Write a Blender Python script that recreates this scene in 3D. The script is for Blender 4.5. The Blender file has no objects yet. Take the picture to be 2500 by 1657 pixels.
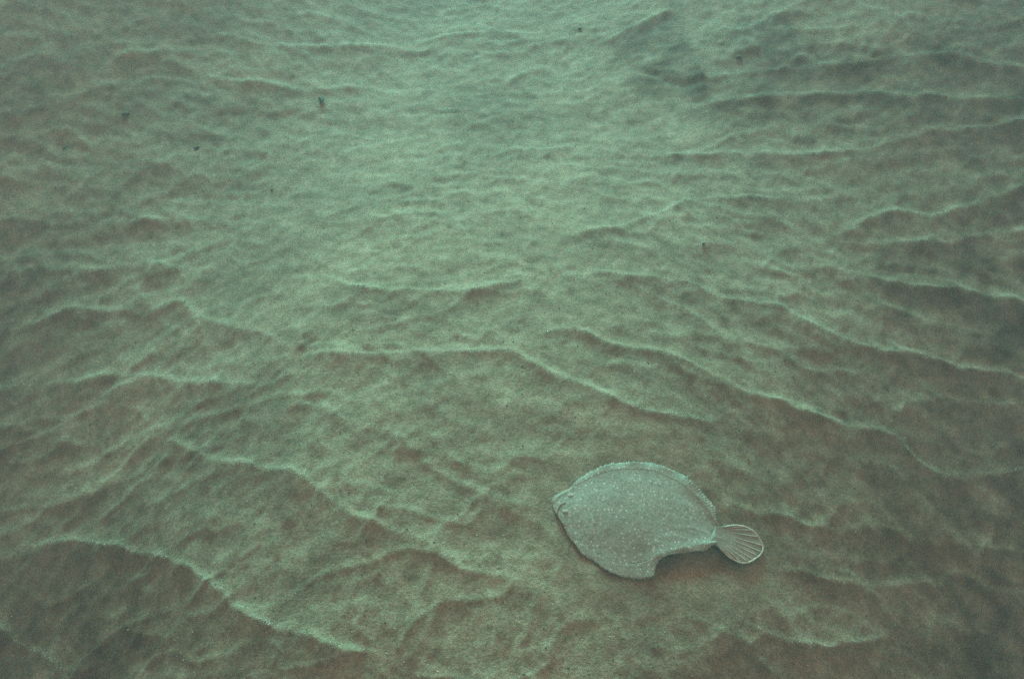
import bpy, math
import numpy as np
from mathutils import Vector

rng = np.random.default_rng(11)
scene = bpy.context.scene
col = scene.collection

# ------------------------------------------------------------------ camera
W_PX, H_PX = 2500.0, 1657.0
HFOV = math.radians(60.0)
F_PX = W_PX / 2 / math.tan(HFOV / 2)
CAM = np.array([0.0, 0.0, 1.17])
PITCH = math.radians(38.5)
cam_data = bpy.data.cameras.new('camera')
cam_data.sensor_width = 36.0
cam_data.sensor_fit = 'HORIZONTAL'
cam_data.lens = 18.0 / math.tan(HFOV / 2)
cam_data.clip_start = 0.02
cam_data.clip_end = 500.0
cam = bpy.data.objects.new('camera', cam_data)
cam.location = CAM
cam.rotation_euler = (math.pi / 2 - PITCH, 0, 0)
col.objects.link(cam)
scene.camera = cam

# ------------------------------------------------------------------ light
SUN_EL = math.radians(24.5)
SUN_AZ = math.radians(-6.0)          # from beyond the scene, a little to the left
world = bpy.data.worlds.new('World')
scene.world = world
world.use_nodes = True
wn = world.node_tree
wn.nodes.clear()
sky = wn.nodes.new('ShaderNodeTexSky')
sky.sky_type = 'NISHITA'
sky.sun_disc = False
sky.sun_elevation = SUN_EL
sky.sun_rotation = SUN_AZ
sky.dust_density = 4.0
sky.ozone_density = 1.0
hs = wn.nodes.new('ShaderNodeHueSaturation')
hs.inputs['Saturation'].default_value = 0.15
bg = wn.nodes.new('ShaderNodeBackground')
bg.inputs['Strength'].default_value = 0.11
wo = wn.nodes.new('ShaderNodeOutputWorld')
wn.links.new(sky.outputs[0], hs.inputs['Color'])
tint = wn.nodes.new('ShaderNodeMix')
tint.data_type = 'RGBA'; tint.blend_type = 'MULTIPLY'
tint.inputs[0].default_value = 1.0
tint.inputs[7].default_value = (1.0, 0.61, 0.47, 1)
wn.links.new(hs.outputs[0], tint.inputs[6])
wn.links.new(tint.outputs[2], bg.inputs[0])
wn.links.new(bg.outputs[0], wo.inputs[0])

sun_data = bpy.data.lights.new('sun', 'SUN')
sun_data.energy = 5.0
sun_data.angle = math.radians(22.0)
sun_data.color = (0.09, 1.0, 0.97)     # daylight that has come down through green water
sun = bpy.data.objects.new('sun', sun_data)
to_sun = Vector((math.sin(SUN_AZ) * math.cos(SUN_EL), math.cos(SUN_AZ) * math.cos(SUN_EL), math.sin(SUN_EL)))
sun.rotation_euler = to_sun.to_track_quat('Z', 'Y').to_euler()
sun.location = (0, 0, 20)
col.objects.link(sun)

scene.view_settings.view_transform = 'Standard'
scene.view_settings.look = 'None'
scene.view_settings.gamma = 1.0
scene.view_settings.use_curve_mapping = False
scene.view_settings.exposure = 0.79
scene.render.engine = 'CYCLES'
scene.cycles.use_denoising = False
scene.cycles.max_bounces = 3
scene.cycles.diffuse_bounces = 1
scene.cycles.volume_bounces = 1
scene.cycles.caustics_reflective = False
scene.cycles.caustics_refractive = False

# ------------------------------------------------------------------ helpers
def link(name, me, mat=None, parent=None):
    o = bpy.data.objects.new(name, me)
    col.objects.link(o)
    if mat is not None:
        me.materials.append(mat)
    if parent is not None:
        o.parent = parent
    return o

def mesh_from(name, verts, faces, smooth=True):
    me = bpy.data.meshes.new(name)
    me.from_pydata([tuple(map(float, v)) for v in verts], [], faces)
    if smooth:
        me.polygons.foreach_set('use_smooth', np.ones(len(me.polygons), dtype=bool))
    me.update()
    return me

def grid_faces(n, m, off=0, flip=False):
    f = []
    for i in range(n - 1):
        for j in range(m - 1):
            a = off + i * m + j
            q = (a, a + 1, a + m + 1, a + m)
            f.append(q[::-1] if flip else q)
    return f

def tag(o, label, cat, group=None):
    o['label'] = label
    o['category'] = cat
    if group:
        o['group'] = group
    return o

_perm = np.random.default_rng(5).permutation(512)
_perm = np.concatenate([_perm, _perm])
_ang = np.random.default_rng(6).uniform(0, 2 * np.pi, 512)
_gx, _gy = np.cos(_ang), np.sin(_ang)

def perlin(x, y):
    xi = np.floor(x).astype(int); yi = np.floor(y).astype(int)
    xf = x - xi; yf = y - yi
    u = xf * xf * xf * (xf * (xf * 6 - 15) + 10)
    v = yf * yf * yf * (yf * (yf * 6 - 15) + 10)
    def g(ix, iy, dx, dy):
        h = _perm[(_perm[ix & 511] + iy) & 511]
        return _gx[h] * dx + _gy[h] * dy
    n00 = g(xi, yi, xf, yf); n10 = g(xi + 1, yi, xf - 1, yf)
    n01 = g(xi, yi + 1, xf, yf - 1); n11 = g(xi + 1, yi + 1, xf - 1, yf - 1)
    return (n00 * (1 - u) + n10 * u) * (1 - v) + (n01 * (1 - u) + n11 * u) * v

def smoothstep(a, b, x):
    t = np.clip((x - a) / (b - a), 0, 1)
    return t * t * (3 - 2 * t)

def resample(pts, n):
    """Catmull-Rom through pts, then n points evenly spaced along it."""
    p = np.asarray(pts, float)
    p = np.vstack([2 * p[0] - p[1], p, 2 * p[-1] - p[-2]])
    out = []
    for i in range(1, len(p) - 2):
        t = np.linspace(0, 1, 16, endpoint=False)[:, None]
        a, b, c, d = p[i - 1], p[i], p[i + 1], p[i + 2]
        out.append(0.5 * (2 * b + (c - a) * t + (2 * a - 5 * b + 4 * c - d) * t ** 2 + (3 * b - a - 3 * c + d) * t ** 3))
    out = np.vstack(out + [p[-2][None]])
    s = np.concatenate([[0], np.cumsum(np.linalg.norm(np.diff(out, axis=0), axis=1))])
    q = np.linspace(0, s[-1], n)
    return np.stack([np.interp(q, s, out[:, k]) for k in range(out.shape[1])], 1)

# ------------------------------------------------------------------ the lie of the seabed
def base_z(x, y):
    """Broad shape: a low swell that falls off towards the near corners and climbs again beyond."""
    x = np.asarray(x, float); y = np.asarray(y, float)
    xr = np.maximum(x - 0.10, 0); xl = np.minimum(x + 0.25, 0)
    sr = (xr / 0.85) ** 2; sr = sr / (1 + sr)
    sl = (xl / 0.75) ** 2; sl = sl / (1 + sl)
    cl = np.tanh((y - 1.9) / 1.9)
    z = sr * (-0.24 + 0.95 * cl) + sl * (-0.24 + 1.05 * cl)
    n = np.clip(1.9 - y, 0, 1.9)
    return z - 0.14 * n * n + 0.30 * smoothstep(2.3, 5.5, y)

_cp, _sp = math.cos(PITCH), math.sin(PITCH)
def at(px, py, lift=0.0):
    """Where the line of sight through a spot of the photograph meets the broad seabed."""
    dx = (px - W_PX / 2) / F_PX
    dy = (H_PX / 2 - py) / F_PX
    d = np.array([dx, _cp + dy * _sp, -_sp + dy * _cp])
    t = np.arange(0.3, 14, 0.01)
    P = CAM[None] + t[:, None] * d[None]
    f = P[:, 2] - base_z(P[:, 0], P[:, 1]) - lift
    k = int(np.argmax(f < 0)) if (f < 0).any() else len(t) - 1
    w = f[k - 1] / (f[k - 1] - f[k] + 1e-9)
    tt = t[k - 1] + w * 0.01
    return CAM + tt * d

D = 2500.0 / 2366.0
# crest lines: (points, height in m, near-side width, far-side width)
CRESTS = [
 ([(1235,590),(1290,612),(1400,612),(1500,620),(1600,632),(1660,665),(1720,676),(1800,690),(1870,725),(1960,765),(2060,795),(2160,815),(2260,838),(2420,868)], .042, .15, .030),
 ([(1205,800),(1260,745),(1330,745),(1410,772),(1500,795),(1570,810),(1640,850),(1710,885),(1790,910),(1850,940),(1890,955),(1960,965),(2030,978),(2080,1000),(2110,1040),(2170,1075),(2240,1088),(2320,1070),(2420,1055)], .034, .12, .022),
 ([(640,895),(655,845),(700,806),(800,803),(950,800),(1100,795),(1180,800),(1220,830),(1270,858),(1330,880),(1410,910),(1500,940),(1590,957),(1660,950),(1705,920)], .028, .11, .025),
 ([(1030,1040),(1130,1048),(1250,1050),(1330,1052),(1450,1060),(1560,1085),(1640,1120)], .007, .07, .025),
 ([(1680,1130),(1740,1160),(1800,1190),(1900,1215),(2050,1225),(2200,1255),(2420,1290)], .010, .10, .05),
 ([(720,630),(800,648),(900,655),(1000,655),(1100,662),(1170,650),(1250,615)], .024, .13, .03),
 ([(0,752),(80,735),(160,715),(250,712),(330,715),(400,690),(440,715),(540,752),(620,765),(690,805)], .018, .14, .035),
 ([(-60,890),(100,885),(190,875),(260,865),(360,870),(440,876),(560,880),(640,895)], .015, .12, .03),
 ([(640,925),(740,930),(800,960),(860,975),(920,990),(960,1025),(1030,1045)], .014, .07, .025),
 ([(330,990),(440,1025),(500,1050),(580,1060),(640,1075),(710,1100),(760,1130),(820,1175),(900,1220),(980,1255),(1040,1275),(1110,1280)], .022, .10, .026),
 ([(-60,1300),(60,1250),(160,1240),(240,1250),(300,1262),(380,1280),(430,1300),(470,1320),(500,1360),(540,1395),(600,1420),(650,1440),(720,1465),(800,1490),(880,1510),(945,1530)], .030, .12, .022),
 ([(1570,1310),(1630,1330),(1662,1370),(1680,1410),(1720,1425),(1780,1455),(1850,1475),(1950,1480),(2080,1475)], .014, .07, .022),
 ([(1480,1490),(1560,1500),(1640,1470),(1690,1420)], .010, .06, .02),
 ([(1890,650),(1960,628),(2050,635),(2150,650),(2250,665),(2420,692)], .040, .15, .03),
 ([(1900,545),(2000,500),(2060,475),(2150,482),(2220,468),(2290,445),(2420,405)], .038, .16, .03),
 ([(1250,540),(1400,525),(1480,505),(1550,470),(1620,455),(1720,452),(1850,450),(1980,440)], .026, .16, .04),
 ([(1480,352),(1650,340),(1800,345),(1900,340),(2000,335),(2070,318),(2150,295),(2250,285),(2420,262)], .036, .20, .04),
 ([(1560,235),(1680,218),(1800,206),(1900,202),(2050,205),(2200,210),(2420,225)], .042, .26, .06),
 ([(1760,170),(1830,125),(1860,105),(1900,125),(1950,135),(2050,112),(2150,103),(2260,115),(2420,145)], .055, .28, .05),
 ([(1640,30),(1690,52),(1740,45),(1800,12),(1900,5)], .05, .30, .06),
 ([(1380,95),(1460,52),(1560,5)], .035, .22, .08),
 ([(1560,40),(1590,110),(1640,215)], .030, .20, .12),
 ([(1430,130),(1480,175),(1560,205),(1640,215)], -.02, .14, .14),
 ([(1150,215),(1190,178),(1265,145)], .014, .25, .06),
 ([(1050,300),(1110,282),(1200,262)], .010, .20, .05),
 ([(480,45),(560,80),(640,90),(760,97),(900,95),(1000,80),(1100,66),(1290,66)], .035, .28, .08),
 ([(-60,388),(150,383),(300,378),(440,368)], .009, .20, .04),
 ([(-40,190),(60,125),(110,130),(165,165)], .010, .22, .06),
 ([(250,120),(330,108),(400,100)], .03, .25, .06),
 ([(440,150),(520,172),(620,182),(700,198),(800,195),(900,185)], .03, .26, .06),
 ([(-60,500),(150,495),(300,512),(400,505),(500,510)], .007, .15, .04),
 ([(-60,630),(60,618),(200,622),(350,612),(410,640)], .011, .14, .03),
 ([(820,480),(870,500),(960,490),(1050,480)], .014, .13, .05),
 ([(1140,350),(1200,340),(1260,345),(1330,330)], .016, .18, .06),
 ([(1130,420),(1180,440),(1230,480),(1270,490)], -.012, .08, .08),
 ([(-40,1060),(60,1020),(160,960),(250,905),(340,880)], .014, .10, .05),
 ([(-40,1240),(40,1210),(140,1160),(260,1120)], .012, .09, .04),
 ([(-60,1430),(40,1470),(110,1520),(160,1600)], .022, .10, .03),
 ([(2010,560),(2120,560),(2250,545),(2420,520)], .014, .13, .05),
 ([(1760,120),(1700,85),(1640,75)], .018, .2, .08),
 ([(950,1540),(1000,1440),(1040,1340)], .010, .05, .05),
 ([(1130,1600),(1150,1460),(1120,1360)], .010, .05, .06),
 ([(2040,980),(2100,930),(2220,920),(2420,940)], .014, .12, .06),
 ([(1880,1330),(2000,1350),(2150,1345),(2420,1370)], .010, .08, .05),
]
CR = []
for ci, (pts, A, wn_, wf_) in enumerate(CRESTS):
    P = np.array([at(x * D, y * D, 0.8 * A)[:2] for x, y in pts])
    L = np.linalg.norm(np.diff(P, axis=0), axis=1).sum()
    n = max(8, int(L / 0.03))
    Q = resample(P, n)
    s = np.linspace(0, L, n)
    jit = perlin(s * 9 + ci * 17.3, np.full(n, ci * 3.7)) * 0.018 + perlin(s * 28 + ci * 7.3, np.full(n, ci * 1.7)) * 0.006
    T = np.gradient(Q, axis=0); T /= np.linalg.norm(T, axis=1)[:, None] + 1e-9
    Nn = np.stack([-T[:, 1], T[:, 0]], 1)
    Q = Q + Nn * jit[:, None]
    taper = smoothstep(0, 0.18 * L, s) * smoothstep(0, 0.18 * L, L - s)
    # lines that run out of the picture keep their height there
    if pts[0][0] < 0: taper = np.where(s < L / 2, 1, taper)
    if pts[-1][0] > 2366: taper = np.where(s > L / 2, 1, taper)
    taper = taper * (0.85 + 0.5 * perlin(s * 4.0 + ci * 5.1, np.full(n, ci + 0.5)))
    CR.append((Q, s, taper, 0.17 * A, wn_, wf_, ci))

def crest_z(x, y):
    z = np.zeros_like(x)
    for Q, s, tp, A, wn_, wf_, ci in CR:
        pad = 5 * max(wn_, wf_)
        idx = np.nonzero((x > Q[:, 0].min() - pad) & (x < Q[:, 0].max() + pad) & (y > Q[:, 1].min() - pad) & (y < Q[:, 1].max() + pad))[0]
        if len(idx) == 0: continue
        X = x[idx]; Y = y[idx]
        best = np.full(len(idx), 1e9); bsd = np.zeros(len(idx))
        sw = np.zeros(len(idx)); st = np.zeros(len(idx))
        for k in range(len(Q) - 1):
            ax, ay = Q[k]; ex, ey = Q[k + 1] - Q[k]
            l2 = ex * ex + ey * ey + 1e-12
            t = np.clip(((X - ax) * ex + (Y - ay) * ey) / l2, 0, 1)
            dx = X - ax - t * ex; dy = Y - ay - t * ey
            d2 = dx * dx + dy * dy
            m = d2 < best
            best = np.where(m, d2, best)
            w_ = 1.0 / (d2 + 4e-4) ** 3
            sw += w_; st += w_ * (tp[k] + t * (tp[k + 1] - tp[k]))
            bsd = np.where(m, np.sign(ex * dy - ey * dx), bsd)
        bt = st / sw
        d = np.sqrt(best)
        # far side is the side away from the camera
        tdir = Q[-1] - Q[0]
        far = bsd * (1 if tdir[0] >= 0 else -1) > 0
        w = np.where(far, wf_, wn_)
        e = np.sqrt(d * d + 0.002 ** 2) - 0.002
        prof = 0.72 * np.exp(-e / np.where(far, 0.55 * wn_ + wf_, wn_))
        lip = np.minimum(0.0074, 2.0 * abs(A)) * np.sign(A) * np.clip(1 + 1.3 * perlin(X * 7 + ci, Y * 9), 0.15, 2) * np.exp(-e / np.where(far, 0.0095, 0.024))
        k_ = 15 if wn_ < 0.18 else 9
        run = perlin(X * k_ + ci * 9.1, Y * 0.15 * k_ + ci) + 0.6 * perlin(X * 2.2 * k_ + ci * 4.1, Y * 0.3 * k_)
        runs = (0.65 if wn_ < 0.18 else 1.2) * run * np.exp(-d / (0.9 * wn_)) * (1 - np.exp(-d / 0.015)) * (~far)
        z[idx] += A * bt * (prof + runs) + lip * np.clip(bt * 1.3, 0, 1)
    return z

def micro_z(x, y):
    wx = x + 0.05 * perlin(x * 3.1, y * 3.1); wy = y + 0.05 * perlin(x * 3.1 + 40, y * 3.1)
    z = 0.008 * perlin(wx * 2.3 + 3, wy * 3.3)
    z = z + 0.0042 * perlin(wx * 5.2 + 9, wy * 7.2 + 4)
    z = z + 0.0042 * perlin(wx * 13 + 1, wy * 15 + 8)
    z = z + 0.0026 * perlin(wx * 27, wy * 30 + 2)
    z = z + 0.0015 * perlin(x * 52 + 7, y * 58)
    z = z + 0.0010 * perlin(x * 121, y * 123)
    # a web of small sharp-crested ripplets between the long ridges, and runnels across them
    for sx, sy, off, a in ((2.6, 6.0, 3.3, 0.0040), (4.4, 9.0, 17.1, 0.0030), (5.0, 4.6, 29.7, 0.0026)):
        n = perlin(wx * sx + off, wy * sy + off * 2) + 0.25 * perlin(wx * sx * 3 + off, wy * sy * 2.5)
        fade = smoothstep(-0.30, 0.15, perlin(x * 1.9 + off, y * 2.6 + 5))
        z = z + a * fade * np.exp(-np.abs(n) / 0.05)
    # runnels down the outer slopes
    th = np.arctan2(x, 2.0 - y); rr = np.hypot(x, y - 2.0)
    wgt = smoothstep(0.4, 1.1, rr) * smoothstep(3.0, 2.2, y)
    z = z + wgt * (0.0040 * perlin(th * 13 + 4, rr * 1.6) + 0.0022 * perlin(th * 37 + 9, rr * 3.2) + 0.0010 * perlin(th * 90 + 9, rr * 7))
    z = z + 0.0030 * perlin(wx * 17 + 2, wy * 3.0) * smoothstep(-0.1, 0.3, perlin(x * 2.3 + 8, y * 2.3))
    return z

# where the fish lies (pixels of a close look at the fish -> photograph)
def fpt(u, v): return (1300 + u * 650 / 2366.0, 1060 + v * 430 / 1565.0)
fc = at(*fpt(960, 760))
fs = at(*fpt(180, 610)); fpd = at(*fpt(1652, 905))
fdir = (fpd - fs)[:2]; fdir /= np.linalg.norm(fdir)
fnrm = np.array([-fdir[1], fdir[0]])
def fish_mask(x, y):
    a = (x - fc[0]) * fdir[0] + (y - fc[1]) * fdir[1]
    b = (x - fc[0]) * fnrm[0] + (y - fc[1]) * fnrm[1]
    r = np.sqrt((a / 0.165) ** 2 + (b / 0.125) ** 2)
    r2 = np.sqrt(((a - 0.215) / 0.06) ** 2 + (b / 0.055) ** 2)
    return np.maximum(smoothstep(1.6, 0.8, r), smoothstep(1.7, 0.7, r2))

def hollow(x, y):
    # sand scooped out behind the raised belly fin, and pushed up in a rim beside it
    p = at(*fpt(1330, 1150)); q = at(*fpt(1610, 1090))
    z = -0.012 * np.exp(-(((x - p[0]) / 0.055) ** 2 + ((y - p[1]) / 0.03) ** 2))
    z = z - 0.008 * np.exp(-(((x - q[0]) / 0.03) ** 2 + ((y - q[1]) / 0.03) ** 2))
    r = at(*fpt(1400, 1200))
    z = z + 0.005 * np.exp(-(((x - r[0]) / 0.07) ** 2 + ((y - r[1]) / 0.018) ** 2))
    return z

def ground(x, y):
    x = np.asarray(x, float).ravel(); y = np.asarray(y, float).ravel()
    m = fish_mask(x, y)
    return base_z(x, y) + crest_z(x, y) * (1 - 0.9 * m) + micro_z(x, y) * (1 - 0.75 * m) + hollow(x, y)

# ------------------------------------------------------------------ materials
def new_mat(name):
    m = bpy.data.materials.new(name)
    m.use_nodes = True
    nt = m.node_tree
    return m, nt, nt.nodes['Principled BSDF']

def noise(nt, scale, detail=4, rough=0.6, vec=None, dist=0.0):
    n = nt.nodes.new('ShaderNodeTexNoise')
    n.inputs['Scale'].default_value = scale
    n.inputs['Detail'].default_value = detail
    n.inputs['Roughness'].default_value = rough
    n.inputs['Distortion'].default_value = dist
    if vec is not None: nt.links.new(vec, n.inputs['Vector'])
    return n

def ramp(nt, fac, stops):
    r = nt.nodes.new('ShaderNodeValToRGB')
    el = r.color_ramp.elements
    while len(el) < len(stops): el.new(0.5)
    for e, (p, c) in zip(el, stops):
        e.position = p
        e.color = (*c, 1) if len(c) == 3 else c
    nt.links.new(fac, r.inputs[0])
    return r

def mix(nt, a, b, fac, mode='MIX'):
    m = nt.nodes.new('ShaderNodeMix')
    m.data_type = 'RGBA'; m.blend_type = mode
    for sock, v in ((m.inputs[0], fac), (m.inputs[6], a), (m.inputs[7], b)):
        if hasattr(v, 'default_value') or hasattr(v, 'is_output'):
            nt.links.new(v, sock)
        elif isinstance(v, (int, float)):
            sock.default_value = v
        else:
            sock.default_value = (*v, 1)
    return m.outputs[2]

def sand_material():
    m, nt, bs = new_mat('sand')
    tc = nt.nodes.new('ShaderNodeTexCoord')
    v = tc.outputs['Object']
    big = noise(nt, 2.2, 5, 0.6, v, 0.6)
    mid = noise(nt, 26, 6, 0.7, v)
    fine = noise(nt, 170, 3, 0.7, v)
    grain = noise(nt, 620, 2, 0.6, v)
    c1 = ramp(nt, big.outputs[0], [(0.35, (0.30, 0.225, 0.145)), (0.65, (0.42, 0.335, 0.225))]).outputs[0]
    c2 = ramp(nt, mid.outputs[0], [(0.36, (0.58, 0.52, 0.46)), (0.60, (1.0, 1.0, 1.0))]).outputs[0]
    c3 = ramp(nt, fine.outputs[0], [(0.32, (0.66, 0.62, 0.58)), (0.62, (1.05, 1.05, 1.05))]).outputs[0]
    c4 = ramp(nt, grain.outputs[0], [(0.34, (0.56, 0.54, 0.52)), (0.64, (1.18, 1.18, 1.18))]).outputs[0]
    c = mix(nt, c1, c2, 0.8, 'MULTIPLY')
    c = mix(nt, c, c3, 0.8, 'MULTIPLY')
    c = mix(nt, c, c4, 0.8, 'MULTIPLY')
    at_ = nt.nodes.new('ShaderNodeAttribute'); at_.attribute_name = 'silt_shade'
    silt_shade_tint = mix(nt, c, (0.52, 0.34, 0.26), 1.0, 'MULTIPLY')  # browner sand, used mostly to paint in darkening towards sides and near corners
    c = mix(nt, c, silt_shade_tint, at_.outputs['Fac'])
    nt.links.new(c, bs.inputs['Base Color'])
    bs.inputs['Roughness'].default_value = 0.95
    bs.inputs['Specular IOR Level'].default_value = 0.1
    b1 = nt.nodes.new('ShaderNodeBump'); b1.inputs['Distance'].default_value = 0.004; b1.inputs['Strength'].default_value = 0.6
    b2 = nt.nodes.new('ShaderNodeBump'); b2.inputs['Distance'].default_value = 0.0012; b2.inputs['Strength'].default_value = 0.7
    nt.links.new(fine.outputs[0], b1.inputs['Height'])
    nt.links.new(grain.outputs[0], b2.inputs['Height'])
    nt.links.new(b1.outputs[0], b2.inputs['Normal'])
    nt.links.new(b2.outputs[0], bs.inputs['Normal'])
    return m

def skin_material(name, pale, dark, spots=True, bump=0.5):
    m, nt, bs = new_mat(name)
    tc = nt.nodes.new('ShaderNodeTexCoord')
    v = tc.outputs['Object']
    n1 = noise(nt, 24, 5, 0.65, v)
    n2 = noise(nt, 210, 3, 0.65, v)
    n3 = noise(nt, 560, 2, 0.6, v)
    c = ramp(nt, n1.outputs[0], [(0.3, dark), (0.7, pale)]).outputs[0]
    c = mix(nt, c, ramp(nt, n2.outputs[0], [(0.34, (0.70, 0.67, 0.62)), (0.62, (1.08, 1.08, 1.08))]).outputs[0], 0.85, 'MULTIPLY')
    c = mix(nt, c, ramp(nt, n3.outputs[0], [(0.34, (0.72, 0.70, 0.68)), (0.62, (1.12, 1.12, 1.12))]).outputs[0], 0.8, 'MULTIPLY')
    if spots:
        vo = nt.nodes.new('ShaderNodeTexVoronoi')
        vo.inputs['Scale'].default_value = 135
        vo.inputs['Randomness'].default_value = 1.0
        nt.links.new(v, vo.inputs['Vector'])
        # pale flecks, only some of the cells carry one
        sel = ramp(nt, vo.outputs['Color'], [(0.34, (0, 0, 0)), (0.46, (1, 1, 1))]).outputs[0]
        dot = ramp(nt, vo.outputs['Distance'], [(0.14, (1, 1, 1)), (0.32, (0, 0, 0))]).outputs[0]
        f = mix(nt, sel, dot, 1.0, 'MULTIPLY')
        fac = nt.nodes.new('ShaderNodeMath'); fac.operation = 'MULTIPLY'; fac.inputs[1].default_value = 0.6
        nt.links.new(f, fac.inputs[0])
        c = mix(nt, c, (0.74, 0.68, 0.58), fac.outputs[0])
    nt.links.new(c, bs.inputs['Base Color'])
    bs.inputs['Roughness'].default_value = 0.75
    bs.inputs['Specular IOR Level'].default_value = 0.15
    b = nt.nodes.new('ShaderNodeBump'); b.inputs['Distance'].default_value = 0.0015; b.inputs['Strength'].default_value = bump
    nt.links.new(n2.outputs[0], b.inputs['Height'])
    nt.links.new(b.outputs[0], bs.inputs['Normal'])
    return m

def plain_material(name, a, b, scale=120, rough=0.85):
    m, nt, bs = new_mat(name)
    tc = nt.nodes.new('ShaderNodeTexCoord')
    n = noise(nt, scale, 4, 0.65, tc.outputs['Object'])
    nt.links.new(ramp(nt, n.outputs[0], [(0.3, a), (0.7, b)]).outputs[0], bs.inputs['Base Color'])
    bs.inputs['Roughness'].default_value = rough
    bs.inputs['Specular IOR Level'].default_value = 0.15
    return m

SAND = sand_material()
SKIN = skin_material('flounder_skin', (0.365, 0.345, 0.265), (0.285, 0.265, 0.20))
FIN = skin_material('fin_skin', (0.365, 0.345, 0.265), (0.285, 0.265, 0.20), spots=True)
TAILWEB = skin_material('tail_membrane', (0.355, 0.31, 0.235), (0.27, 0.23, 0.17), spots=False)
RAY = plain_material('fin_ray_skin', (0.46, 0.40, 0.30), (0.60, 0.53, 0.41))
EYE = plain_material('eye_skin', (0.33, 0.285, 0.22), (0.43, 0.375, 0.295))
PUPIL = plain_material('pupil', (0.10, 0.08, 0.06), (0.16, 0.13, 0.10), 300, 0.5)
LIP = plain_material('lip_skin', (0.20, 0.15, 0.10), (0.30, 0.23, 0.16))
WEED = plain_material('dead_weed', (0.09, 0.06, 0.035), (0.18, 0.125, 0.075))
SHELL_RED = plain_material('reddish_shell', (0.10, 0.045, 0.02), (0.2, 0.10, 0.05))
GRIT_PALE = plain_material('pale_grit', (0.50, 0.44, 0.34), (0.72, 0.66, 0.55))
GRIT_DARK = plain_material('dark_grit', (0.10, 0.07, 0.045), (0.18, 0.13, 0.09))

# ------------------------------------------------------------------ seabed
ys = [0.28]
while ys[-1] < 6.2:
    ys.append(ys[-1] + 0.0033 + 0.0042 * max(0, ys[-1] - 0.5))
ys = np.array(ys)
ys = np.concatenate([[-22, -12, -6, -3, -1.5, -0.7, -0.3, 0.0, 0.12, 0.2], ys, ys[-1] + np.array([.05, .12, .22, .4, .7, 1.1, 1.7, 2.6, 4, 6, 9, 13, 18])])
inner = np.linspace(-1, 1, 820)
side = np.array([0.03, 0.08, 0.16, 0.3, 0.5, 0.8, 1.3, 2.0, 3.2, 5.0]) / 5.0
Wy = np.sqrt(0.95 ** 2 + (0.78 * np.maximum(ys, 0)) ** 2)
Wy = np.minimum(Wy, 22.0)
rows = []
for yv, w in zip(ys, Wy):
    ext = side * (25.0 - w)
    rows.append(np.concatenate([(-w - ext)[::-1], inner * w, w + ext]))
GX = np.array(rows); GY = np.repeat(ys[:, None], GX.shape[1], 1)
GZ = ground(GX, GY).reshape(GX.shape)
nr, nc = GX.shape
me = bpy.data.meshes.new('seabed')
me.vertices.add(nr * nc)
me.vertices.foreach_set('co', np.stack([GX, GY, GZ], -1).astype(np.float32).ravel())
ii, jj = np.meshgrid(np.arange(nr - 1), np.arange(nc - 1), indexing='ij')
a = (ii * nc + jj).ravel()
quads = np.stack([a, a + 1, a + nc + 1, a + nc], 1).astype(np.int32)
me.loops.add(quads.size)
me.polygons.add(len(quads))
me.loops.foreach_set('vertex_index', quads.ravel())
me.polygons.foreach_set('loop_start', np.arange(0, quads.size, 4, dtype=np.int32))
me.polygons.foreach_set('use_smooth', np.ones(len(quads), dtype=bool))
me.update(calc_edges=True)
me.validate()
# ragged brown patches: edge darkening painted into the sand colour, plus some sediment
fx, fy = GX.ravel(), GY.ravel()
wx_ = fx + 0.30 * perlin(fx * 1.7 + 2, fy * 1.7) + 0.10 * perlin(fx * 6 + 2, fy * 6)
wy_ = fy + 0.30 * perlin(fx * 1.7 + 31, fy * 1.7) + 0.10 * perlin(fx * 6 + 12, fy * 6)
silt_shade = np.zeros(len(fx))
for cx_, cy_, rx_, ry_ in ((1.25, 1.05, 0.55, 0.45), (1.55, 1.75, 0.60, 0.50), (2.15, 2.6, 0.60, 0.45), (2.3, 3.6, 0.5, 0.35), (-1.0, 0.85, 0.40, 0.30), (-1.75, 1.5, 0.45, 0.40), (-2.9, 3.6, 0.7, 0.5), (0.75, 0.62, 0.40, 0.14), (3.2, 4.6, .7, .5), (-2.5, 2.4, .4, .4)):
    silt_shade = np.maximum(silt_shade, smoothstep(1.5, 0.3, np.hypot((wx_ - cx_) / (1.3 * rx_), (wy_ - cy_) / (1.3 * ry_))))
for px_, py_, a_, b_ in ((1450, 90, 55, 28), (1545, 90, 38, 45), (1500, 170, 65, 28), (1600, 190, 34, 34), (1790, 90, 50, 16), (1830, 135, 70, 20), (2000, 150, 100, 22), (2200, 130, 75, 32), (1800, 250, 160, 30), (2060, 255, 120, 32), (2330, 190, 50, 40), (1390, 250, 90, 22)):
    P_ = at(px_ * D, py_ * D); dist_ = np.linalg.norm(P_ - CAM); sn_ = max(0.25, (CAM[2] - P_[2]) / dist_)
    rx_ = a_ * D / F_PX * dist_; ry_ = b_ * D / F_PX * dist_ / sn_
    silt_shade = np.maximum(silt_shade, 0.9 * smoothstep(1.6, 0.4, np.hypot((fx + 0.3 * (wx_ - fx) - P_[0]) / rx_, (fy + 0.3 * (wy_ - fy) - P_[1]) / ry_)))
silt_shade = silt_shade * np.clip(0.72 + 0.9 * perlin(fx * 8 + 5, fy * 9) + 0.7 * perlin(fx * 21, fy * 23), 0, 1)
at_ = me.attributes.new('silt_shade', 'FLOAT', 'POINT')
at_.data.foreach_set('value', silt_shade.astype(np.float32))
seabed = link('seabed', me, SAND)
seabed['kind'] = 'structure'
seabed['label'] = 'pale brown rippled sand of the seabed'

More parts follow.
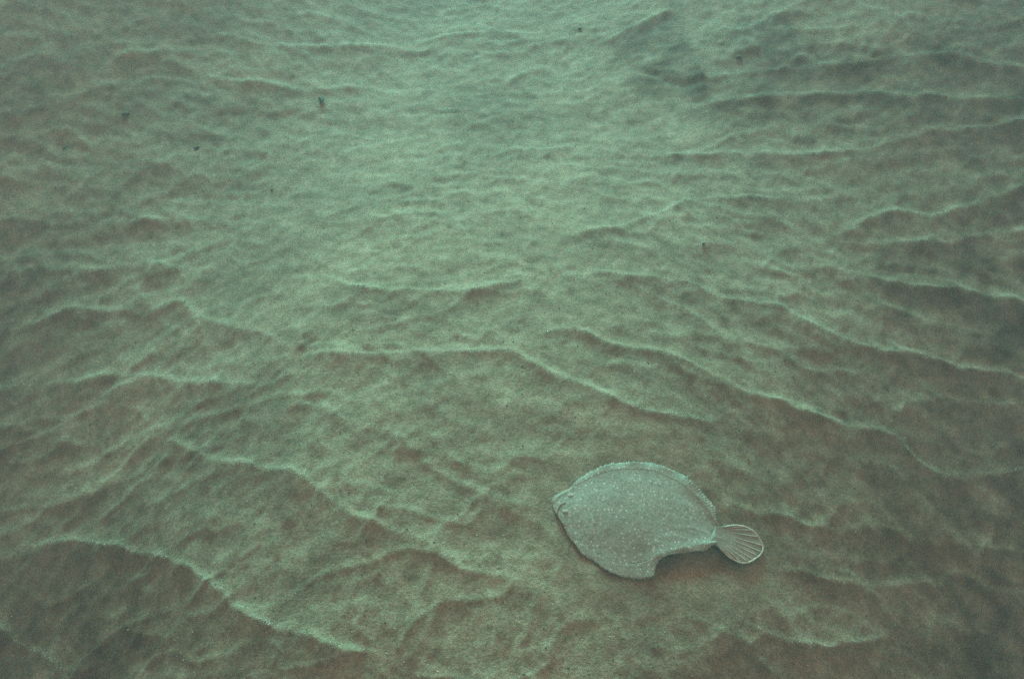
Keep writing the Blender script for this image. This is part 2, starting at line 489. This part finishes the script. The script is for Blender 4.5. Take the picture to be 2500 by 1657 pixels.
# ------------------------------------------------------------------ the water
bm_v = [(sx * 26, sy, sz) for sx in (-1, 1) for sy in (-24, 27) for sz in (-3.0, 1.75)]
faces = [(0, 1, 3, 2), (4, 6, 7, 5), (0, 4, 5, 1), (2, 3, 7, 6), (0, 2, 6, 4), (1, 5, 7, 3)]
hz = link('haze', mesh_from('haze', bm_v, faces, False))
mh = bpy.data.materials.new('murky_water')
mh.use_nodes = True
nt = mh.node_tree
nt.nodes.clear()
pv = nt.nodes.new('ShaderNodeVolumePrincipled')
pv.inputs['Color'].default_value = (0.45, 0.86, 0.92, 1)
pv.inputs['Density'].default_value = 0.030
pv.inputs['Anisotropy'].default_value = 0.0
om = nt.nodes.new('ShaderNodeOutputMaterial')
nt.links.new(pv.outputs[0], om.inputs['Volume'])
hz.data.materials.append(mh)
hz['kind'] = 'stuff'
hz['label'] = 'murky green sea water filling the view'

# ------------------------------------------------------------------ the flounder
up_uv = [(180,605),(172,565),(215,520),(290,480),(335,462),(385,405),(450,355),(540,305),(650,262),(770,240),(900,235),(1030,240),(1120,258),(1200,290),(1290,325),(1368,362),(1397,358),(1386,398),(1432,436),(1490,490),(1550,555),(1600,615),(1632,675),(1634,745),(1655,800),(1682,832)]
lo_uv = [(180,605),(190,655),(212,695),(242,740),(280,805),(320,892),(370,952),(420,1025),(470,1070),(560,1120),(620,1172),(700,1215),(780,1240),(880,1262),(980,1266),(1060,1262),(1092,1248),(1090,1200),(1105,1150),(1140,1110),(1190,1085),(1280,1065),(1400,1050),(1500,1045),(1545,1034),(1590,1000),(1625,985)]
tail_uv = [(1682,832),(1740,815),(1830,808),(1920,825),(1985,870),(2030,930),(2055,990),(2040,1050),(1990,1100),(1930,1140),(1870,1149),(1810,1130),(1740,1085),(1690,1035),(1650,995),(1625,985)]
def outline(uv, n, lift=0.008):
    return resample([at(*fpt(u, v), lift)[:2] for u, v in uv], n)

NO = 220
in_up_uv = [(196,600),(235,548),(300,505),(420,432),(560,360),(720,315),(900,303),(1080,325),(1250,395),(1400,500),(1520,620),(1600,735),(1676,836)]
in_lo_uv = [(196,612),(250,705),(320,805),(400,905),(500,995),(640,1080),(780,1128),(900,1130),(1010,1108),(1110,1075),(1250,1032),(1400,1008),(1520,985),(1628,968)]
TAIL = outline(tail_uv, 140)
IU = outline(in_up_uv, NO); IL = outline(in_lo_uv, NO)
snout = 0.5 * (IU[0] + IL[0]); ped = 0.5 * (IU[-1] + IL[-1])
tt = np.linspace(0, 1, NO)
def by_axis(c):
    """Resample a side of the body so that equal indices face each other across the body."""
    q = ((c - snout) @ (ped - snout)) / ((ped - snout) @ (ped - snout))
    q = np.maximum.accumulate(q)
    q = (q - q[0]) / (q[-1] - q[0]) + np.linspace(0, 1e-6, len(q))
    e = (1 - np.cos(np.linspace(0, np.pi / 2, NO))) * 0.5 + np.linspace(0, 1, NO) * 0.5
    return np.stack([np.interp(e, q, c[:, 0]), np.interp(e, q, c[:, 1])], 1)
BU = by_axis(IU); BL = by_axis(IL)
axis_q = ((0.5 * (BU + BL) - snout) @ (ped - snout)) / ((ped - snout) @ (ped - snout))
q_up = np.clip(((BU - snout) @ (ped - snout)) / ((ped - snout) @ (ped - snout)), 0, 1)
q_lo = np.clip(((BL - snout) @ (ped - snout)) / ((ped - snout) @ (ped - snout)), 0, 1)
def el_up(q):
    return 0.0015 + 0.004 * smoothstep(0.70, 0.85, q)
def el_lo(q):
    return 0.0005 + 0.0015 * smoothstep(0.25, 0.12, q) + 0.0075 * smoothstep(0.52, 0.66, q)
froot = bpy.data.objects.new('flounder', None)
col.objects.link(froot)
frot = math.atan2(fdir[1], fdir[0])
fz = float(ground([fc[0]], [fc[1]])[0])
froot.location = (fc[0], fc[1], fz)
froot.rotation_euler = (0, 0, frot)
froot.empty_display_size = 0.1
cr, sr_ = math.cos(frot), math.sin(frot)
def loc(P):
    P = np.asarray(P, float)
    x = P[:, 0] - fc[0]; y = P[:, 1] - fc[1]
    return np.stack([x * cr + y * sr_, -x * sr_ + y * cr, P[:, 2] - fz], 1)
def soft_ground(x, y):
    return base_z(x, y) + 0.25 * micro_z(x, y) + 0.1 * crest_z(x, y)

ax_len = np.linalg.norm(ped - snout)
ax_u = (ped - snout) / ax_len
ax_v = np.array([-ax_u[1], ax_u[0]])
qg = np.linspace(0.0, 1.0, 200)
def cross_of(c):
    q = np.maximum.accumulate(((c - snout) @ ax_u) / ax_len) + np.linspace(0, 1e-6, len(c))
    return np.interp(qg, q, (c - snout) @ ax_v)
cu, cl_ = cross_of(IU), cross_of(IL)
def fish_z(P):
    """Upper surface of the fish: one smooth sheet shared by the body and the fins."""
    q = np.clip(((P - snout) @ ax_u) / ax_len, 0, 1)
    v = (P - snout) @ ax_v
    u_, l_ = np.interp(q, qg, cu), np.interp(q, qg, cl_)
    r = (v - 0.5 * (u_ + l_)) / np.maximum(0.5 * (u_ - l_), 0.006)
    th_ = 0.0060 * np.interp(q, [0, .04, .12, .3, .55, .8, .93, 1], [.20, .40, .66, .95, 1.0, .74, .46, .34])
    dome = th_ * np.clip(1 - (r / 1.1) ** 2, 0, 1) ** 1.8
    dome = dome + 0.0010 * np.exp(-((q - 0.19 - 0.05 * (1 - r * r)) / 0.012) ** 2) * np.clip(1 - r ** 2, 0, 1)
    el = el_lo(q) * np.clip(-r, 0, 1) ** 2 + el_up(q) * np.clip(r, 0, 1) ** 2
    return soft_ground(P[:, 0], P[:, 1]) + 0.0032 + dome + el, el
M = 26
rows = []; rowsb = []
for j in range(-M, M + 1):
    r = j / M
    P = BL + (BU - BL) * (r + 1) / 2
    z, el = fish_z(P)
    rows.append(np.stack([P[:, 0], P[:, 1], z], 1))
    rowsb.append(np.stack([P[:, 0], P[:, 1], soft_ground(P[:, 0], P[:, 1]) + el + 0.0010], 1))
top = np.array(rows); bot = np.array(rowsb)
V = np.vstack([loc(top.reshape(-1, 3)), loc(bot.reshape(-1, 3))])
nT = (2 * M + 1) * NO
F = grid_faces(2 * M + 1, NO, 0, True) + grid_faces(2 * M + 1, NO, nT, False)
K = 2 * M
for i in range(NO - 1):
    F.append((i, i + 1, nT + i + 1, nT + i))
    b0 = K * NO + i
    F.append((b0 + 1, b0, nT + b0, nT + b0 + 1))
for k in range(K):
    b0 = k * NO + NO - 1
    F.append((b0, b0 + NO, nT + b0 + NO, nT + b0))
body = link('body', mesh_from('body', V, F), SKIN, froot)
body.data.validate()
body.data.set_sharp_from_angle(angle=math.radians(40))

def fin_strip(name, pieces, el_f, ragged, seed, n_in=9):
    inn = []; out = []
    for iuv, ouv, n in pieces:
        a_ = outline(iuv, n); b_ = outline(ouv, n)
        inn.append(a_ if not inn else a_[1:]); out.append(b_ if not out else b_[1:])
    inn = np.vstack(inn); out = np.vstack(out)
    n = len(inn)
    cen = 0.5 * (snout + ped)
    s = np.concatenate([[0], np.cumsum(np.linalg.norm(np.diff(out, axis=0), axis=1))])
    q = np.clip(((inn - snout) @ (ped - snout)) / ((ped - snout) @ (ped - snout)), 0, 1)
    el = el_f(q)
    env = smoothstep(0, 0.02, s) * smoothstep(s[-1], s[-1] - 0.02, s)
    rows = []
    for k in range(n_in):
        f = k / (n_in - 1)
        e = -0.03 + 1.03 * f
        P = inn + (out - inn) * e
        if k == n_in - 1:
            P = P + (out - inn) * (ragged * perlin(s * 420 + seed, s * 0 + seed) * env)[:, None]
        z, _ = fish_z(P)
        wave = 0.0010 * np.sin(s * 95 + seed) + 0.0012 * perlin(s * 28 + seed, s * 0)
        rays = 0.0006 * np.sin(s * 2 * np.pi / 0.0052)
        z = z - 0.0012 * f * f + (wave + rays) * env * f * f + (0.00005 if e > 0 else -0.0004)
        rows.append(np.stack([P[:, 0], P[:, 1], z], 1))
    A = loc(np.array(rows).reshape(-1, 3))
    me_ = mesh_from(name, A, grid_faces(n_in, n))
    if np.mean([p.normal.z for p in me_.polygons]) < 0:
        me_.flip_normals()
    o = link(name, me_, FIN, froot)
    md = o.modifiers.new('thick', 'SOLIDIFY'); md.thickness = 0.0014; md.offset = -1
    return o
fin_strip('dorsal_fin', [(in_up_uv[:9] + [(1300, 428)], up_uv[:17], 150), ([(1300, 428), (1330, 448)], up_uv[16:18], 8), ([(1330, 448), (1400, 500), (1520, 620), (1600, 735), (1676, 836)], up_uv[17:], 90)], el_up, 0.22, 1.3)
fin_strip('anal_fin', [(in_lo_uv[:8] + [(1000, 1111)], lo_uv[:17], 170), ([(1000, 1111), (1040, 1100), (1090, 1083)], lo_uv[16:20], 26), ([(1090, 1083), (1250, 1032), (1400, 1008), (1520, 985), (1628, 968)], lo_uv[19:], 90)], el_lo, 0.22, 4.7)

# tail fin: membrane, ten-odd rays and a pale rim
NT_ = len(TAIL)
root_pts = np.stack([IU[-1] + (IL[-1] - IU[-1]) * t for t in np.linspace(0.03, 0.97, NT_)])
rows = []
n_in = 14
cnt = TAIL.mean(0)
def tail_z(f, i):
    s = i / (NT_ - 1)
    return 0.0088 - 0.003 * f + 0.002 * np.sin(s * 9 + 1) * f
for k in range(n_in):
    f = k / (n_in - 1)
    bk = -0.012 * (1 - f)
    P = root_pts + (TAIL - root_pts) * f + fdir[None] * bk
    ia = np.arange(NT_)
    z = soft_ground(P[:, 0], P[:, 1]) + tail_z(f, ia)
    rows.append(np.stack([P[:, 0], P[:, 1], z], 1))
tail = link('tail_fin', mesh_from('tail_fin', loc(np.array(rows).reshape(-1, 3)), grid_faces(n_in, NT_)), TAILWEB, froot)
md = tail.modifiers.new('thick', 'SOLIDIFY'); md.thickness = 0.0016; md.offset = 0

def tube(pts, rad, n=6):
    pts = np.asarray(pts, float); rad = np.broadcast_to(np.asarray(rad, float), (len(pts),))
    T = np.gradient(pts, axis=0); T /= np.linalg.norm(T, axis=1)[:, None] + 1e-12
    up = np.array([0, 0, 1.0])
    S = np.cross(T, up); S /= np.linalg.norm(S, axis=1)[:, None] + 1e-12
    U = np.cross(S, T)
    V = []
    for p, s_, u_, r in zip(pts, S, U, rad):
        for k in range(n):
            a_ = 2 * math.pi * k / n
            V.append(p + r * (math.cos(a_) * s_ + 0.6 * math.sin(a_) * u_))
    F = []
    for i in range(len(pts) - 1):
        for k in range(n):
            a0 = i * n + k; a1 = i * n + (k + 1) % n
            F.append((a0, a1, a1 + n, a0 + n))
    F.append(tuple(range(n))[::-1]); F.append(tuple(range((len(pts) - 1) * n, len(pts) * n)))
    return V, F

for q in np.linspace(0.10, 0.90, 13):
    i = int(q * (NT_ - 1))
    pts = []
    for f in np.linspace(0.42, 0.97, 10):
        p = root_pts[i] + (TAIL[i] - root_pts[i]) * f - fdir * 0.012 * (1 - f)
        z = float(soft_ground(p[:1], p[1:])[0]) + tail_z(f, i) + 0.0010
        pts.append((p[0], p[1], z))
    pl = loc(np.array(pts))
    v_, f_ = tube(pl, np.linspace(0.0004, 0.0016, 10))
    link('fin_ray', mesh_from('fin_ray', v_, f_), RAY, tail)
pts = []
for i in range(4, NT_ - 2, 2):
    p = root_pts[i] + (TAIL[i] - root_pts[i]) * 0.985
    z = float(soft_ground(p[:1], p[1:])[0]) + tail_z(1.0, i) + 0.0008
    pts.append((p[0], p[1], z))
pl = loc(np.array(pts))
v_, f_ = tube(pl, 0.0019 + 0.0010 * perlin(np.arange(len(pl)) * 0.45, np.zeros(len(pl))))
link('fin_rim', mesh_from('fin_rim', v_, f_), RAY, tail)

# eyes: two raised domes on the upper side of the head, each with a dark slit pupil
def surf_z(p):
    d = ((top[:, :, :2] - p) ** 2).sum(-1)
    return float(top.reshape(-1, 3)[np.argmin(d), 2])
def dome_mesh(name, c, rx, ry, h, ang, n=18, m=9):
    V = []; F = []
    for k in range(m):
        ph = (k / (m - 1)) * math.pi / 2
        rr = math.cos(ph); zz = math.sin(ph)
        for a_ in range(n):
            t = 2 * math.pi * a_ / n
            x = rx * rr * math.cos(t); y = ry * rr * math.sin(t)
            V.append((c[0] + x * math.cos(ang) - y * math.sin(ang), c[1] + x * math.sin(ang) + y * math.cos(ang), c[2] + h * zz))
    for k in range(m - 1):
        for a_ in range(n):
            b_ = (a_ + 1) % n
            F.append((k * n + a_, k * n + b_, (k + 1) * n + b_, (k + 1) * n + a_))
    return mesh_from(name, V, F)
for (u, v) in ((345, 505), (300, 650)):
    p = at(*fpt(u, v), 0.015)[:2]
    z = surf_z(p) - 0.001
    c = loc(np.array([[p[0], p[1], z]]))[0]
    e = link('eye', dome_mesh('eye', c, 0.0065, 0.0050, 0.0024, 0.2), EYE, froot)
    link('pupil', dome_mesh('pupil', c + np.array([-0.0014, 0.0004, 0.0018]), 0.0017, 0.0011, 0.0009, 0.3, 12, 5), PUPIL, e)
# mouth: a curved lip fold at the front of the head
mp = []
for (u, v) in ((215, 690), (222, 655), (236, 620), (262, 596), (296, 588)):
    p = at(*fpt(u, v), 0.012)[:2]
    mp.append((p[0], p[1], surf_z(p) + 0.0004))
mp = resample(loc(np.array(mp)), 16)
v_, f_ = tube(mp, 0.0016 * np.sin(np.linspace(0.35, math.pi - 0.3, 16)))
link('mouth', mesh_from('mouth', v_, f_), LIP, froot)
tag(froot, 'speckled grey-green flounder lying flat on the sand, fan tail to the right', 'flatfish')

# ------------------------------------------------------------------ scraps lying on the sand
def scrap(name, px, py, size, seed, mat, label, cat, curl=False, group=None):
    P = at(px, py)
    for _ in range(4):
        z = float(ground([P[0]], [P[1]])[0])
        P = at(px, py, z - float(base_z(P[0], P[1])))
    z = float(ground([P[0]], [P[1]])[0])
    r = np.random.default_rng(seed)
    if curl:
        n, m = 12, 7
        V = []
        for i in range(n):
            t = i / (n - 1)
            a_ = -0.6 + 2.3 * t
            cx, cy = size * math.cos(a_) * 0.8, size * math.sin(a_) * 1.1
            wd = size * 0.42 * math.sin(math.pi * (0.12 + 0.8 * t))
            for j in range(m):
                s_ = j / (m - 1) * 2 - 1
                V.append((cx + wd * s_ * math.cos(a_) + r.normal(0, size * .03), cy + wd * s_ * math.sin(a_) + r.normal(0, size * .03), size * (0.12 + 0.35 * math.sin(math.pi * t)) + abs(s_) * size * 0.15 * (1 if j % 2 else .6)))
        F = grid_faces(n, m)
        me_ = mesh_from(name, V, F)
        o = link(name, me_, mat)
        md = o.modifiers.new('thick', 'SOLIDIFY'); md.thickness = size * 0.12
    else:
        n, m = 12, 8
        V = []
        ph = r.uniform(0, 6.28, 6)
        for k in range(m):
            b_ = -math.pi / 2 + math.pi * k / (m - 1)
            for a_ in range(n):
                t = 2 * math.pi * a_ / n
                q = 1 + 0.22 * math.sin(2 * t + ph[0]) + 0.15 * math.sin(3 * t + ph[1] + 2 * b_) + r.normal(0, .05)
                V.append((size * q * math.cos(b_) * math.cos(t), size * 0.8 * q * math.cos(b_) * math.sin(t), size * (0.45 * math.sin(b_) + 0.3)))
        F = []
        for k in range(m - 1):
            for a_ in range(n):
                b_ = (a_ + 1) % n
                F.append((k * n + a_, k * n + b_, (k + 1) * n + b_, (k + 1) * n + a_))
        o = link(name, mesh_from(name, V, F), mat)
    o.location = (P[0], P[1], z)
    o.rotation_euler = (0, 0, r.uniform(-0.4, 0.4))
    tag(o, label, cat, group)
    return o

scrap('seaweed_scrap', 775, 248, 0.0190, 1, WEED, 'dark curled scrap of weed on the pale sand, largest of the dark bits', 'seaweed', True)
scrap('pebble', 307, 280, 0.0098, 2, WEED, 'brown pebble towards the upper left corner of the sand', 'pebble')
scrap('pebble', 1803, 142, 0.0093, 3, SHELL_RED, 'small round rust-brown pebble near the dark hollows at the upper right', 'pebble')
scrap('pebble', 1717, 595, 0.0043, 4, WEED, 'tiny dark pebble just behind the long ridge right of centre', 'pebble')
scrap('pebble', 480, 362, 0.0082, 5, WEED, 'dull brown pebble between the curled weed scrap and the left edge', 'pebble')
scrap('pebble', 157, 361, 0.0053, 6, WEED, 'small dark pebble nearest the left edge of the photograph', 'pebble')
scrap('seaweed_scrap', 660, 466, 0.0068, 7, WEED, 'tiny dark weed fleck on smooth sand left of centre', 'seaweed', True)
scrap('pebble', 1415, 71, 0.0061, 8, WEED, 'small dark pebble at the very top beside the bright diagonal ridge', 'pebble')

# ------------------------------------------------------------------ shell grit in the sand
def grit(name, count, mat, smin, smax, label, seed, spots=None):
    r = np.random.default_rng(seed)
    y = 0.45 + 3.2 * r.random(count) ** 1.7
    x = (r.random(count) * 2 - 1) * (0.75 + 0.62 * y)
    if spots is not None:
        x, y = spots
    keep = fish_mask(x, y) < 0.02
    x, y = x[keep], y[keep]
    z = ground(x, y)
    size = smin + (smax - smin) * r.random(len(x)) ** 3
    base = np.array([(1, 0, 0), (0.2, .9, 0), (-.9, .3, 0), (-.5, -.8, 0), (.6, -.7, 0), (0, 0, .6), (0, 0, -.4)])
    tri = np.array([(0, 1, 5), (1, 2, 5), (2, 3, 5), (3, 4, 5), (4, 0, 5), (1, 0, 6), (2, 1, 6), (3, 2, 6), (4, 3, 6), (0, 4, 6)])
    n = len(x)
    ang = r.random(n) * 6.28
    B = base[None] * r.uniform(0.6, 1.25, (n, 7, 1)) * size[:, None, None]
    X = B[..., 0] * np.cos(ang)[:, None] - B[..., 1] * np.sin(ang)[:, None]
    Y = B[..., 0] * np.sin(ang)[:, None] + B[..., 1] * np.cos(ang)[:, None]
    V = np.stack([X + x[:, None], Y + y[:, None], B[..., 2] + z[:, None] + 0.1 * size[:, None]], -1).reshape(-1, 3)
    T = (tri[None] + (np.arange(n) * 7)[:, None, None]).reshape(-1, 3).astype(np.int32)
    me_ = bpy.data.meshes.new(name)
    me_.vertices.add(len(V)); me_.vertices.foreach_set('co', V.astype(np.float32).ravel())
    me_.loops.add(T.size); me_.polygons.add(len(T))
    me_.loops.foreach_set('vertex_index', T.ravel())
    me_.polygons.foreach_set('loop_start', np.arange(0, T.size, 3, dtype=np.int32))
    me_.update(calc_edges=True)
    o = link(name, me_, mat)
    o['kind'] = 'stuff'
    o['label'] = label
grit('pale_shell_grit', 4500, GRIT_PALE, 0.0006, 0.0018, 'pale shell grit scattered through the sand', 21)
grit('dark_grit', 7000, GRIT_DARK, 0.0008, 0.0026, 'dark grit scattered through the sand', 22)

# pale chips added along the ripple crests to paint in their bright highlights
r5 = np.random.default_rng(33)
hx, hy = [], []
for Q, s_, tp, A, wn_, wf_, ci in CR:
    if A <= 0.0023 or wn_ > 0.21: continue
    n_ = int(s_[-1] / 0.0008)
    t = r5.random(n_) * s_[-1]
    x_ = np.interp(t, s_, Q[:, 0]); y_ = np.interp(t, s_, Q[:, 1]); w_ = np.interp(t, s_, tp)
    gate = w_ * np.clip(0.62 + 1.9 * perlin(x_ * 6 + ci, y_ * 8) + 1.2 * perlin(x_ * 25, y_ * 25 + ci), 0, 1)
    ok = r5.random(n_) < gate
    m_ = int(ok.sum())
    sp = 0.0035 * r5.standard_normal(m_) + 0.010 * (r5.random(m_) < 0.25) * r5.standard_normal(m_)
    hx.append(x_[ok] + 0.003 * r5.standard_normal(m_)); hy.append(y_[ok] + 0.002 + sp)
hx = np.concatenate(hx); hy = np.concatenate(hy)
grit('crest_highlight_chips', 1, GRIT_PALE, 0.0006, 0.0013, 'fine pale chips added along the ripple crests as painted highlights', 34, (hx, hy))
